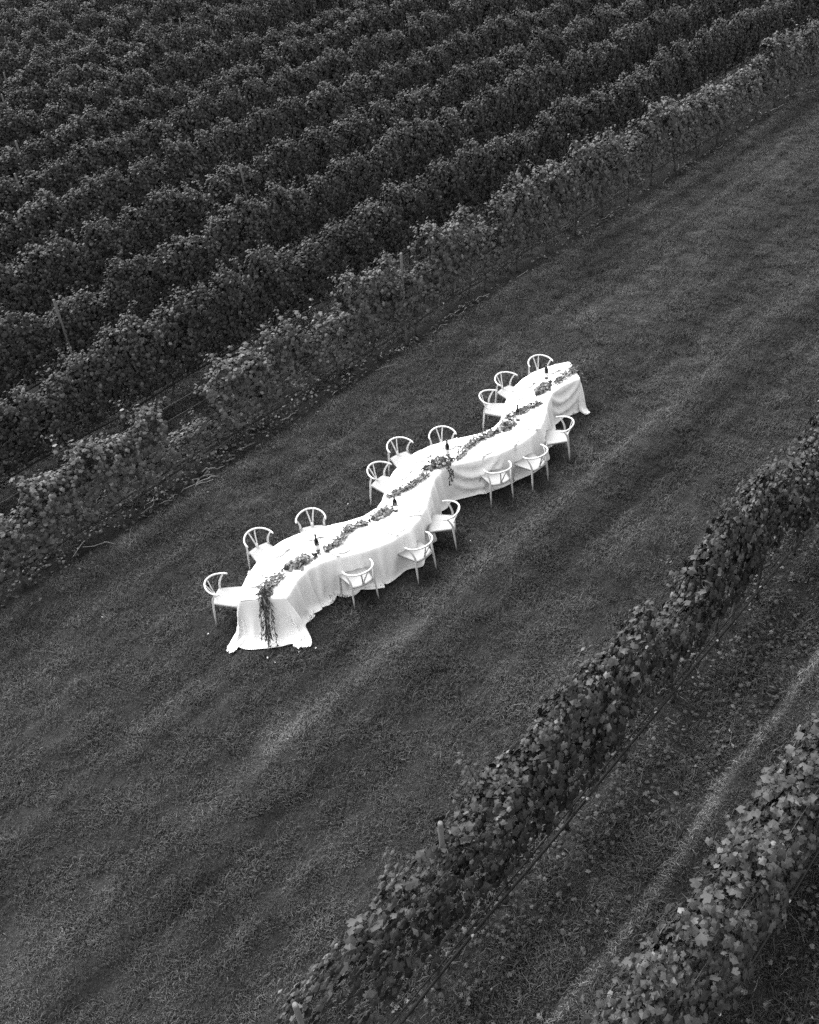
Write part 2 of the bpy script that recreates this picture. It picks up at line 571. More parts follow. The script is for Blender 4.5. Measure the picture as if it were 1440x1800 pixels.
def trunk_mesh(seed):
    r = np.random.default_rng(seed)
    m = MB()
    P = [np.array([0, 0, -.03])]
    for z in (.15, .35, .55, .75, .9):
        P.append(np.array([r.normal(0, .03), r.normal(0, .03), z]))
    m.tube(P, [.032, .028, .025, .024, .022, .016], 7)
    for s in (-1, 1):                                     # the two cordon arms
        m.tube([P[4], P[4] + [s * .12, .01, .14], P[4] + [s * .35, 0, .16], P[4] + [s * .62, .01, .15]], [.018, .016, .014, .01], 6)
    return m.mesh('vine_trunk', 'bark')
TRUNKS = [trunk_mesh(400 + k) for k in range(4)]

def post_mesh(h):
    m = MB()
    m.lathe([(0.001, -.05), (.029, -.05), (.027, .6), (.028, h - .02), (.024, h), (.001, h)], 10)
    return m.mesh('post', 'wood_post')
POST = post_mesh(2.0)

LEAF1 = [mesh_from('leaf', LEAF_V * [1, 1, c], LEAF_T, 'leaf_near') for c in (.5, 1.2, 2.0)]

def vine_row(label, s, t0, t1, hs=1.0, ws=1.0, bank=FAR, hose=False, posts=(), seed=0, plan=None, leaves=None, wires=True, shift=0.0, rag=1.0):
    """one trellised row, from t0 to t1, standing at s"""
    r = np.random.default_rng(1000 + seed)
    root = empty('vine_row', W(s, t0), AZ)
    tag(root, label, 'vine row', 'rows of vines on the vineyard')
    n = int(round((t1 - t0) / SEG))
    wav = np.cumsum(r.normal(0, .05, n + 1))
    wav -= np.linspace(wav[0], wav[-1], n + 1)
    for k in range(n):
        x = (k + .5) * SEG
        h, w, b = hs * (1 + .35 * wav[k]) * (1 + rag * r.uniform(-.15, .13)), ws * r.uniform(.85, 1.2), bank
        if plan:
            res = plan(t0 + x)
            if res is None:
                h = 0
            else:
                h, w, b = h * res[0], w * res[1], (res[2] or bank)
        if h:
            o = put('foliage', b[r.integers(len(b))], root, (x + r.normal(0, .08), shift + r.normal(0, .04) * rag, 0), (0, 0, r.choice([0, math.pi])), (r.uniform(.98, 1.18), w, h))
            o['kind'] = 'stuff'
        put('trunk', TRUNKS[r.integers(4)], root, (x, 0, 0), (0, 0, r.choice([0, math.pi])), (1, 1, r.uniform(.9, 1.1)))
    for tp in posts:
        tt, hh, off = tp if isinstance(tp, tuple) else (tp, 2.0, 0.0)
        put('post', POST, root, (tt - t0, off, 0), (r.normal(0, .02), r.normal(0, .02), r.uniform(0, 6)), (1, 1, hh / 2.0))
    ln = n * SEG
    if wires:
        for z in (1.0, 1.35, 1.62):
            m = MB()
            xs = np.linspace(0, ln, 6)
            m.tube(np.c_[xs, np.zeros(6) + (.03 if z > 1.2 else 0), np.full(6, z * hs)], .003, 4)
            m.build('wire', 'wire', root)
    if hose:
        xs = np.arange(0, ln + .01, .42)
        sag = .025 * np.sin(xs * 1.9) + .02 * np.sin(xs * .83 + 1)
        m = MB()
        m.tube(np.c_[xs, -.09 + .008 * np.sin(xs * 2.3), .40 + sag], .019, 6)
        m.build('drip_hose', 'hose', root)
        m = MB()
        m.tube(np.c_[xs, -.05 + .004 * np.sin(xs * 1.3), .475 + .4 * sag], .011, 5)
        m.build('wire', 'hose', root)
        cm = MB()
        cm.lathe([(.001, -.02), (.017, -.02), (.019, 0), (.017, .02), (.001, .02)], 8)
        cme = cm.mesh('hose_clip', 'clip')
        for x in np.arange(.5, ln, 1.7):
            xx = x + r.uniform(-.3, .3)
            put('hose_clip', cme, root, (xx, -.09, .40 + float(np.interp(xx, xs, sag))), (0, math.pi / 2, 0))
    if leaves:                                            # the leaves that show largest, one by one
        ta, tb, yc, hw, ht = leaves
        for k in range(300):
            x = r.uniform(ta, tb) - t0
            if r.uniform() < .5:
                z = r.uniform(.8, ht - .1)
                y = yc + hw * r.choice([-1, 1], p=[.75, .25]) * np.interp(z, [.5, 1.1, 1.7, 2.2], [.6, 1.05, 1.05, .7]) + r.normal(0, .03)
                rot = (r.normal(.95, .3) * (1 if y < yc else -1), r.normal(0, .3), (math.pi if y > yc else 0) * 0 + r.normal(0, .4) + (0 if y < yc else math.pi))
                rot = (abs(rot[0]), rot[1], rot[2])
            else:
                y = yc + r.normal(0, hw * .45)
                z = ht + r.normal(.0, .07) - 1.0 * (y - yc) ** 2
                rot = (r.normal(.1, .45), r.normal(0, .45), r.uniform(0, 6.28))
            if plan and (plan(t0 + x) is None or plan(t0 + x)[0] < .8):
                z *= .7
            put('leaf', LEAF1[r.integers(3)], root, (x, y, z), rot, (r.uniform(.07, .115),) * 3)
    return root

ORD = ['', 'second', 'third', 'fourth', 'fifth', 'sixth', 'seventh', 'eighth', 'ninth', 'tenth', 'eleventh', 'twelfth', 'thirteenth', 'fourteenth', 'fifteenth']
S1, DS = 13.51, 2.493
def plan_first(t):
    if t < 4.9:
        return (.80, .9, EDGE)
    if t < 6.9:
        return (.90, .95, EDGE)
    if t < 8.4:
        return None if t < 7.9 else (.5, .8, THIN)
    if int(t / SEG) % 5 == 3:                             # thinner vines here and there
        return (.94, .92, THIN)
    return (1.0, 1.0, None)
vine_row('sparse vine row bordering the lawn behind the table, black drip hose along its foot', S1, 1.2, 41.0, 1.0, .84, EDGE, True,
         [(13.88, 2.15, -.10), 20.5, 27, 33], 1, plan_first, (9.0, 26.0, .03, .25, 1.95), True, .04)
rng_rows = {2: (2.6, 47), 3: (4, 52), 4: (5.5, 51), 5: (7, 50), 6: (8.5, 49.5), 7: (10, 48.5), 8: (11, 48), 9: (12.5, 47), 10: (14, 46), 11: (15.5, 45), 12: (17, 44.5), 13: (18.5, 43.5), 14: (20, 43), 15: (21.5, 42)}
POSTS = {3: [(8.70, 2.02, -.22), 15, 22, 29], 4: [(16.0, 2.05, -.2), 23, 30], 2: [9, 16.5, 24, 31]}
for k in range(2, 16):
    a, b = rng_rows[k]
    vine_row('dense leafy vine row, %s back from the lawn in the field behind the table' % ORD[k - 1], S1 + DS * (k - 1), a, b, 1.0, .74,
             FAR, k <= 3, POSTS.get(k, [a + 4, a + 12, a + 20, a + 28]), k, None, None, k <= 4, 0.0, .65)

def plan_r1(t):
    if t < 1.9:
        return None
    if t < 3.0:
        return (.95, .9, THIN)
    if int(t / SEG) % 4 == 2:                             # thinner vines between full ones
        return (.98, .95, NEAR_THIN)
    return (1.0, 1.0, None)
vine_row('leafy vine row edging the lawn on the camera side, running to the right edge', 3.86, .4, 17.9, 1.08, .68, NEAR, True,
         [(1.9, 2.34, .0), (4.02, 2.36, .22), 10.2, 15.6], 21, plan_r1, (2.5, 13.5, .12, .24, 2.05), True, .12, 1.25)
def plan_r2(t):
    return (1.0, .95, NEAR_THIN) if int(t / SEG) % 3 == 1 else (1.0, 1.0, None)
vine_row('nearest vine row with large pale leaves in the lower corner', 1.42, .9, 13.4, 1.12, .86, NEAR, True,
         [2.2, 8.4], 22, plan_r2, (2.6, 8.5, .22, .32, 2.1), True, .22, 1.5)

# ------------------------------------------------------------------ litter, weeds and straw under the near rows
def ground_leaves(name, label, cat, rects, per_m2, mat, seed, smin, smax, lift):
    r = np.random.default_rng(seed)
    P, S = [], []
    for s0, s1, t0, t1, wt in rects:
        n = int((s1 - s0) * (t1 - t0) * per_m2 * wt)
        s, t = r.uniform(s0, s1, n), r.uniform(t0, t1, n)
        clump = np.sin(s * 3.1 + 2 * np.sin(t * 1.3)) * np.sin(t * 2.3 + seed) + .4 * np.sin(s * 9 + t * 7)
        keep = r.uniform(-1.2, 1.2, n) < clump
        s, t = s[keep], t[keep]
        z = np.abs(r.normal(0, lift, len(s))) + .012
        P.append(np.c_[-SA * s + CA * t, CA * s + SA * t, z])
    P = np.vstack(P)
    n = len(P)
    nn = np.c_[r.normal(0, .5, n), r.normal(0, .5, n), np.ones(n)]
    tp = np.c_[r.normal(0, 1, n), r.normal(0, 1, n), r.normal(0, .2, n)]
    V, T = scatter_mesh(P, frames(nn, tp), r.uniform(smin, smax, n), LEAF_V, LEAF_T, r.uniform(.3, 2.5, n))
    o = link(bpy.data.objects.new(name, mesh_from(name, V, T, mat)))
    return tag(o, label, cat, None, 'stuff')
ground_leaves('weeds', 'low broad-leaved weeds and fallen vine leaves under the near rows', 'weeds',
              [(2.75, 3.75, 0, 16, 1.0), (3.75, 4.3, 0, 16, .6), (.2, 1.3, 1, 12, .8), (12.85, 13.5, 1, 40, .55), (13.5, 14.9, 1, 14, .5)], 290, 'litter', 51, .03, .072, .045)

def straw():
    r = np.random.default_rng(77)
    m = MB()
    for k in range(330):
        s = r.choice([r.uniform(2.9, 3.8), r.uniform(12.9, 13.6), r.uniform(.4, 1.3)], p=[.6, .2, .2])
        t = r.uniform(1.5, 13) if s < 5 else r.uniform(3, 30)
        a = r.uniform(0, 6.28)
        ln = r.uniform(.05, .20)
        p = np.array(W(s, t, r.uniform(.02, .07)))
        dv = np.array([math.cos(a), math.sin(a), r.normal(0, .15)]) * ln
        m.tube([p, p + dv * .4 + [0, 0, .012] + r.normal(0, .012, 3), p + dv * .75 + r.normal(0, .014, 3), p + dv], .0017, 4, None, False)
    for k in range(46):
        t = r.uniform(6.6, 8.8) if k < 14 else r.uniform(3, 34)
        p = np.array(W(r.uniform(13.15, 13.5), t, r.uniform(.03, .10)))
        a = AZ + r.normal(0, .35)
        dv = np.array([math.cos(a), math.sin(a), r.normal(0, .06)]) * r.uniform(.15, .55)
        m.tube([p, p + dv * .35 + r.normal(0, .03, 3), p + dv * .7 + r.normal(0, .03, 3), p + dv], r.uniform(.004, .010), 5)
    o = m.build('straw', 'straw')
    tag(o, 'dry pale stalks and prunings lying along the foot of the vine rows', 'straw', None, 'stuff')
straw()

# ------------------------------------------------------------------ the serpentine table
FAR_E = [(-2.68, 10.87), (-2.65, 11.15), (-2.63, 11.33), (-2.44, 11.72), (-2.26, 12.03), (-2.06, 12.17), (-1.84, 12.29), (-1.61, 12.37), (-1.36, 12.42), (-1.06, 12.44), (-0.74, 12.52), (-0.5, 12.72), (-0.39, 12.96), (-0.36, 13.19), (-0.34, 13.37), (-0.26, 13.62), (-0.07, 13.91), (0.15, 14.15), (0.44, 14.35), (0.81, 14.46), (1.14, 14.49), (1.4, 14.53), (1.66, 14.66), (1.83, 14.87), (1.9, 15.16), (1.96, 15.52), (2.13, 15.92), (2.39, 16.24), (2.64, 16.42), (2.9, 16.56), (3.14, 16.62), (3.40, 16.66)]
NEAR_E = [(-1.93, 10.84), (-1.81, 11.21), (-1.64, 11.45), (-1.42, 11.56), (-1.1, 11.63), (-0.69, 11.7), (-0.31, 11.83), (-0.05, 12.04), (0.17, 12.34), (0.31, 12.64), (0.37, 13.06), (0.46, 13.39), (0.6, 13.6), (0.86, 13.73), (1.21, 13.75), (1.67, 13.84), (2.06, 14.09), (2.39, 14.42), (2.55, 14.66), (2.63, 14.94), (2.73, 15.37), (2.84, 15.64), (3.12, 15.88), (3.46, 16.02)]
TOP = .75
def resample(P, n, it=3):
    P = np.asarray(P, float)
    for _ in range(it):
        Q = P.copy()
        Q[1:-1] = .25 * P[:-2] + .5 * P[1:-1] + .25 * P[2:]
        P = Q
    d = np.r_[0, np.cumsum(np.linalg.norm(np.diff(P, axis=0), axis=1))]
    u = np.linspace(0, d[-1], n)
    return np.c_[np.interp(u, d, P[:, 0]), np.interp(u, d, P[:, 1])]
def pair_edges(fe, ne, n=260):
    """centre line and half vectors: pair points of the two edges with a monotone match"""
    A, B = resample(fe, 500, 1), resample(ne, 500, 1)
    D = np.linalg.norm(A[:, None] - B[None], axis=2)
    C = np.full(D.shape, 1e9)
    C[0, 0] = 0
    for i in range(500):                                  # dynamic time warping
        for j in range(max(0, i - 70), min(500, i + 71)):
            if i == j == 0:
                continue
            b = min(C[i - 1, j] if i else 1e9, C[i, j - 1] if j else 1e9, C[i - 1, j - 1] if i and j else 1e9)
            C[i, j] = b + D[i, j] ** 2
    i = j = 499
    path = [(i, j)]
    while i or j:
        c = [(C[i - 1, j - 1], i - 1, j - 1) if i and j else (2e9, 0, 0), (C[i - 1, j], i - 1, j) if i else (2e9, 0, 0), (C[i, j - 1], i, j - 1) if j else (2e9, 0, 0)]
        _, i, j = min(c)
        path.append((i, j))
    path = np.array(path[::-1])
    u = np.linspace(0, len(path) - 1, n)
    ia = np.interp(u, np.arange(len(path)), path[:, 0])
    ib = np.interp(u, np.arange(len(path)), path[:, 1])
    for _ in range(12):
        ia[1:-1] = .25 * ia[:-2] + .5 * ia[1:-1] + .25 * ia[2:]
        ib[1:-1] = .25 * ib[:-2] + .5 * ib[1:-1] + .25 * ib[2:]
    k = np.arange(500)
    a = np.c_[np.interp(ia, k, A[:, 0]), np.interp(ia, k, A[:, 1])]
    b = np.c_[np.interp(ib, k, B[:, 0]), np.interp(ib, k, B[:, 1])]
    return a, b
EA, EB = pair_edges(FAR_E, NEAR_E)
MID = (EA + EB) / 2
ARC = np.r_[0, np.cumsum(np.linalg.norm(np.diff(MID, axis=0), axis=1))]
def edge_at(u):
    """far edge point, near edge point at arc length u along the middle"""
    f = lambda E: np.stack([np.interp(u, ARC, E[:, 0]), np.interp(u, ARC, E[:, 1])], -1)
    return f(EA), f(EB)

def make_table():
    root = empty('serpentine_table', (float(MID[0, 0]), float(MID[0, 1]), 0))
    tag(root, 'long winding banquet table hidden under overlapping white tablecloths', 'table')
    o = np.array([MID[0, 0], MID[0, 1], 0])
    m = MB()
    n = len(EA)
    A_, B_ = EA + (EB - EA) * .06, EB + (EA - EB) * .06
    V = np.vstack([np.c_[A_, np.full(n, TOP - .006)], np.c_[B_, np.full(n, TOP - .006)], np.c_[A_, np.full(n, TOP - .03)], np.c_[B_, np.full(n, TOP - .03)]]) - o
    i = np.arange(n - 1)
    Q = np.vstack([np.c_[i, i + n, i + n + 1, i + 1], np.c_[i + 2 * n, i + 1 + 2 * n, i + 3 * n + 1, i + 3 * n], np.c_[i, i + 1, i + 2 * n + 1, i + 2 * n], np.c_[i + n, i + 3 * n, i + 3 * n + 1, i + n + 1],
                   [[0, 2 * n, 3 * n, n]], [[n - 1, 2 * n - 1, 4 * n - 1, 3 * n - 1]]])
    m.add(V, Q)
    m.build('tabletop', 'table_wood', root, False)
    for u in np.linspace(.25, ARC[-1] - .25, 8):
        a, b = edge_at(u)
        for w in (.2, .8):
            p = a * (1 - w) + b * w
            m = MB()
            m.tube([(p[0] - o[0], p[1] - o[1], 0), (p[0] - o[0], p[1] - o[1], .36), (p[0] - o[0], p[1] - o[1], TOP - .03)], .016, 8)
            m.build('leg', 'steel', root)
make_table()

# distance field of the table outline, for draping
OUT = np.vstack([EA, EB[::-1]])
GX0, GY0, GD = -4.0, 9.6, .02
gx, gy = np.meshgrid(GX0 + GD * np.arange(440), GY0 + GD * np.arange(430), indexing='ij')
def build_sdf():
    P = np.stack([gx, gy], -1).reshape(-1, 2)
    best = np.full(len(P), 1e9)
    ins = np.zeros(len(P), bool)
    A, B = OUT[::2], np.roll(OUT[::2], -1, axis=0)
    for a, b in zip(A, B):
        ab = b - a
        L2 = ab @ ab
        if L2 < 1e-10:
            continue
        t = np.clip(((P - a) @ ab) / L2, 0, 1)
        d = P - a - t[:, None] * ab
        best = np.minimum(best, (d * d).sum(1))
        c = ((a[1] > P[:, 1]) != (b[1] > P[:, 1]))
        if c.any():
            xi = a[0] + (P[:, 1] - a[1]) / (b[1] - a[1] if abs(b[1] - a[1]) > 1e-12 else 1e-12) * ab[0]
            ins ^= c & (P[:, 0] < xi)
    d = np.sqrt(best)
    return np.where(ins, -d, d).reshape(gx.shape)
SDF = build_sdf()
SGX, SGY = np.gradient(SDF, GD)
def sample(F, x, y):
    fx = np.clip((x - GX0) / GD, 0, F.shape[0] - 1.001)
    fy = np.clip((y - GY0) / GD, 0, F.shape[1] - 1.001)
    i, j = fx.astype(int), fy.astype(int)
    a, b = fx - i, fy - j
    return F[i, j] * (1 - a) * (1 - b) + F[i + 1, j] * a * (1 - b) + F[i, j + 1] * (1 - a) * b + F[i + 1, j + 1] * a * b

def drape(u0, u1, end0, end1, th, seed, drop=.80, full=1.4, steps=125, cornr=1.08, swag=None, pleat=1.0, flare=.10, grip=.3):
    """hang one cloth over the stretch u0..u1 of the table by relaxing a mass-spring sheet"""
    r = np.random.default_rng(seed)
    D = .036
    ua = np.arange(u0 - (end0 or 0), u1 + (end1 or 0) + D * .5, D)
    half = .375
    nv = int(round((half + drop) * 2 / D / 2)) * 2 + 1
    v = np.linspace(-(half + drop), half + drop, nv)
    dv = v[1] - v[0]
    uc = np.clip(ua, u0, u1)
    pa, pb = edge_at(uc)                                  # far (v<0) and near (v>0)
    nu = len(ua)
    X = np.zeros((nu, nv, 3))
    w = np.clip((v + half) / (2 * half), 0, 1)
    base = pa[:, None] * (1 - w)[None, :, None] + pb[:, None] * w[None, :, None]
    acr = (pb - pa) / np.linalg.norm(pb - pa, axis=1)[:, None]
    over = np.clip(np.abs(v) - half, 0, None)
    sg = np.sign(v)
    eu = np.abs(ua - uc)                                  # how far beyond an end
    tan = np.gradient(MID, axis=0)
    t0 = -tan[0] / np.linalg.norm(tan[0])
    t1 = tan[-1] / np.linalg.norm(tan[-1])
    tdir = np.where((ua < u0)[:, None], t0, np.where((ua > u1)[:, None], t1, 0.0))
    ob, eb = np.broadcast_to(over[None], (nu, nv)), np.broadcast_to(eu[:, None], (nu, nv))
    lo = np.maximum(ob, eb)
    mn = np.minimum(ob, eb)
    X[..., :2] = base + acr[:, None] * (sg * np.minimum(ob, .02 + .10 * ob))[..., None] + tdir[:, None] * np.minimum(eb, .02 + flare * eb)[..., None]
    cor = acr[:, None] * sg[None, :, None] + tdir[:, None]
    X[..., :2] += cor * (mn * (.16 if flare < .2 else .26))[..., None]
    X[..., 2] = TOP + th - np.clip(lo - .015, 0, None) - .25 * mn
    X[..., 2] = np.maximum(X[..., 2], .030)
    # rest lengths: cloth has spare width beyond the edges, so the skirt pleats
    ds = np.linalg.norm(np.diff(base, axis=0), axis=2)
    ds = np.maximum(ds, D * .55)
    for k in range(nu - 1):
        if eu[k] > 0 or eu[k + 1] > 0:
            ds[k] = D
    spare = 1 + (full - 1) * np.clip(over / .25, 0, 1)
    ds = ds * spare[None]
    X[..., :2] += r.normal(0, .006, (nu, nv, 2)) * (lo > .03)[..., None]
    # long soft perturbation that decides where the folds go
    ph = r.uniform(0, 6.28, 6)
    uu = ua[:, None]
    lam = 2 * np.pi / .40
    wob = pleat * .07 * (1 + np.sin(uu * lam + ph[0] + 1.9 * np.sin(uu * 2.3 + ph[1]) + .5 * sg[None])) * (.55 + .45 * np.sin(uu * 3.7 + ph[3] + sg[None])) + .012 * np.sin(uu * 37 + ph[2])
    X[..., :2] += acr[:, None] * (sg[None] * wob * np.clip(ob / .5, 0, 1) * (eb <= 0))[..., None]
    if end0 or end1:
        wv = .055 * (1 + np.sin(v * lam + ph[4] + .8 * np.sin(v * 5)))
        X[..., :2] += tdir[:, None] * (wv[None] * np.clip(eb / .5, 0, 1) * (ob <= 0))[..., None]
    pin = (ob <= 0) & (eb <= 0)
    inv = (~pin).astype(float)
    Pv = X.copy()
    cons = []
    idx = np.arange(nu * nv).reshape(nu, nv)
    def addc(a, b, L, k):
        cons.append((a.ravel(), b.ravel(), L.ravel(), k))
    for o in (0, 1):
        addc(idx[o:nu - 1:2], idx[o + 1:nu:2], ds[o::2], 1.0)
        addc(idx[:, o:nv - 1:2], idx[:, o + 1:nv:2], np.full((nu, len(range(o, nv - 1, 2))), dv), 1.0)
    dg = np.sqrt(((ds[:, :-1] + ds[:, 1:]) / 2) ** 2 + dv ** 2)
    for o in (0, 1):
        addc(idx[o:nu - 1:2, :-1], idx[o + 1:nu:2, 1:], dg[o::2], .35)
        addc(idx[o:nu - 1:2, 1:], idx[o + 1:nu:2, :-1], dg[o::2], .35)
    d2 = ds[:-1] + ds[1:]
    for o in range(4):
        a = idx[:-2][o::4]
        if len(a):
            addc(a, idx[2:][o::4], d2[o::4], .06)
        a = idx[:, :-2][:, o::4]
        addc(a, idx[:, 2:][:, o::4], np.full(a.shape, 2 * dv), .12)
    x = X.reshape(-1, 3)
    p = Pv.reshape(-1, 3)
    iv = inv.ravel()
    g = np.array([0, 0, -9.8]) * (1 / 60.0) ** 2
    free = iv > 0
    for st in range(steps):
        vel = (x - p) * (.93 if st < steps * .7 else .80)
        vel[~free] = 0
        vel = np.clip(vel, -.03, .03)
        p = x.copy()
        x = x + vel + g * free[:, None]
        for it in range(7):
            for a, b, L, k in cons:
                d = x[b] - x[a]
                ln = np.sqrt((d * d).sum(1)) + 1e-9
                ws = iv[a] + iv[b] + 1e-9
                c = (k * (ln - L) / ln / ws)[:, None] * d
                x[a] += c * iv[a][:, None]
                x[b] -= c * iv[b][:, None]
        sd = sample(SDF, x[:, 0], x[:, 1])
        pen = (sd < th + .004) & (x[:, 2] < TOP + th) & free
        top_d = TOP + th - x[:, 2]
        side_d = th + .004 - sd
        up = pen & (top_d < side_d)
        out = pen & ~up
        x[up, 2] = TOP + th
        nx, ny = sample(SGX, x[out, 0], x[out, 1]), sample(SGY, x[out, 0], x[out, 1])
        nl = np.sqrt(nx * nx + ny * ny) + 1e-6
        x[out, 0] += nx / nl * side_d[out]
        x[out, 1] += ny / nl * side_d[out]
        lowm = x[:, 2] < .026
        x[lowm, 2] = .026
        x[lowm, :2] = p[lowm, :2] + grip * (x[lowm, :2] - p[lowm, :2])
    X = x.reshape(nu, nv, 3)
    fr3 = free.reshape(nu, nv)[..., None]
    for _ in range(3):                                    # soften the smallest crumples
        Y = np.pad(X, ((1, 1), (1, 1), (0, 0)), mode='edge')
        A4 = (Y[:-2, 1:-1] + Y[2:, 1:-1] + Y[1:-1, :-2] + Y[1:-1, 2:]) / 4
        X = np.where(fr3, .5 * X + .5 * A4, X)
    if swag:                                              # cloth hung slack between two points: U-shaped folds
        um, hw_, side = swag
        q = (ua - um) / hw_
        dep = ob + .34 * (q ** 2)[:, None]
        fold = np.sin(2 * np.pi * dep / .23) * np.exp(-((dep - .38) / .22) ** 2) * np.clip(1.25 - np.abs(q), 0, 1)[:, None] * np.clip(ob / .1, 0, 1) * (sg[None] == side)
        X[..., :2] += acr[:, None] * (sg[None] * .050 * fold)[..., None]
    i, j = np.meshgrid(np.arange(nu - 1), np.arange(nv - 1), indexing='ij')
    Q = np.stack([i * nv + j, (i + 1) * nv + j, (i + 1) * nv + j + 1, i * nv + j + 1], -1).reshape(-1, 4)
    far = np.sqrt(ob ** 2 + eb ** 2).ravel() > drop * cornr
    Q = Q[~far[Q].any(1)]
    used = np.unique(Q)
    rm = np.full(nu * nv, -1)
    rm[used] = np.arange(len(used))
    return X.reshape(-1, 3)[used], rm[Q]

LEN = float(ARC[-1])
CLOTHS = [(0.0, 2.10, .86, 0, .004, 'white tablecloth at the near end of the table, greenery trailing down its front'),
          (1.92, 4.55, 0, 0, .011, 'white tablecloth over the second bend, between near-end cloth and candle centrepiece'),
          (4.42, 6.00, 0, 0, .004, 'white tablecloth over the middle bend under the taper candles'),
          (5.86, 7.50, 0, 0, .011, 'white tablecloth over the narrow waist before the far end section'),
          (7.36, LEN, 0, .80, .004, 'white tablecloth at the far end of the table, deep swagged folds')]
for k, (a, b, e0, e1, th, lab) in enumerate(CLOTHS):
    V, Q = drape(a, b, e0, e1, th, 60 + k, .77 if k in (0,) else .745, 1.12 if k in (2, 4) else 1.34, 125, 1.06 if k == 0 else .92, {2: (5.02, .55, 1), 4: (8.02, .55, 1)}.get(k), .25 if k in (2, 4) else 1.0, .32 if k == 0 else .10, .10 if k == 0 else .3)
    o = link(bpy.data.objects.new('tablecloth', mesh_from('tablecloth', V, Q, 'linen', True)))
    tag(o, lab, 'tablecloth', 'white cloths along the winding table')
print('table length', LEN)

def lawn_cells():
    rects = [(4.2, 13.18, -2.0, 3.0), (4.2, 13.18, 15.0, 44.0)]
    c = .125
    for i in range(96):
        t = 3.0 + i * c
        run = None
        for j in range(73):
            s = 4.2 + j * c
            p = W(s + c / 2, t + c / 2)
            inside = GX0 + .1 < p[0] < GX0 + 8.6 and GY0 + .1 < p[1] < GY0 + 8.4 and sample(SDF, np.array([p[0]]), np.array([p[1]]))[0] < .11  # keeps blades out of the hem; bare dark ring doubles as painted contact shadow
            inside = inside or (-2.98 < p[0] < -1.66 and 10.40 < p[1] < 10.95)
            if inside or j == 72:
                if run is not None:
                    rects.append((run, min(s, 13.18), t, t + c))
                    run = None
            elif run is None:
                run = s
    return rects
grass_patch('grass', 'short mown lawn grass around the long white table', lawn_cells(), 135.0, .55, 1.5, 3)
grass_patch('rough_grass', 'rough uncut grass in the lanes between vine rows', [(13.75, 18.4, -1.0, 42.0), (-2.5, 3.75, -1, 17), (3.98, 4.2, -1, 17)], 95.0, .7, 1.9, 5)

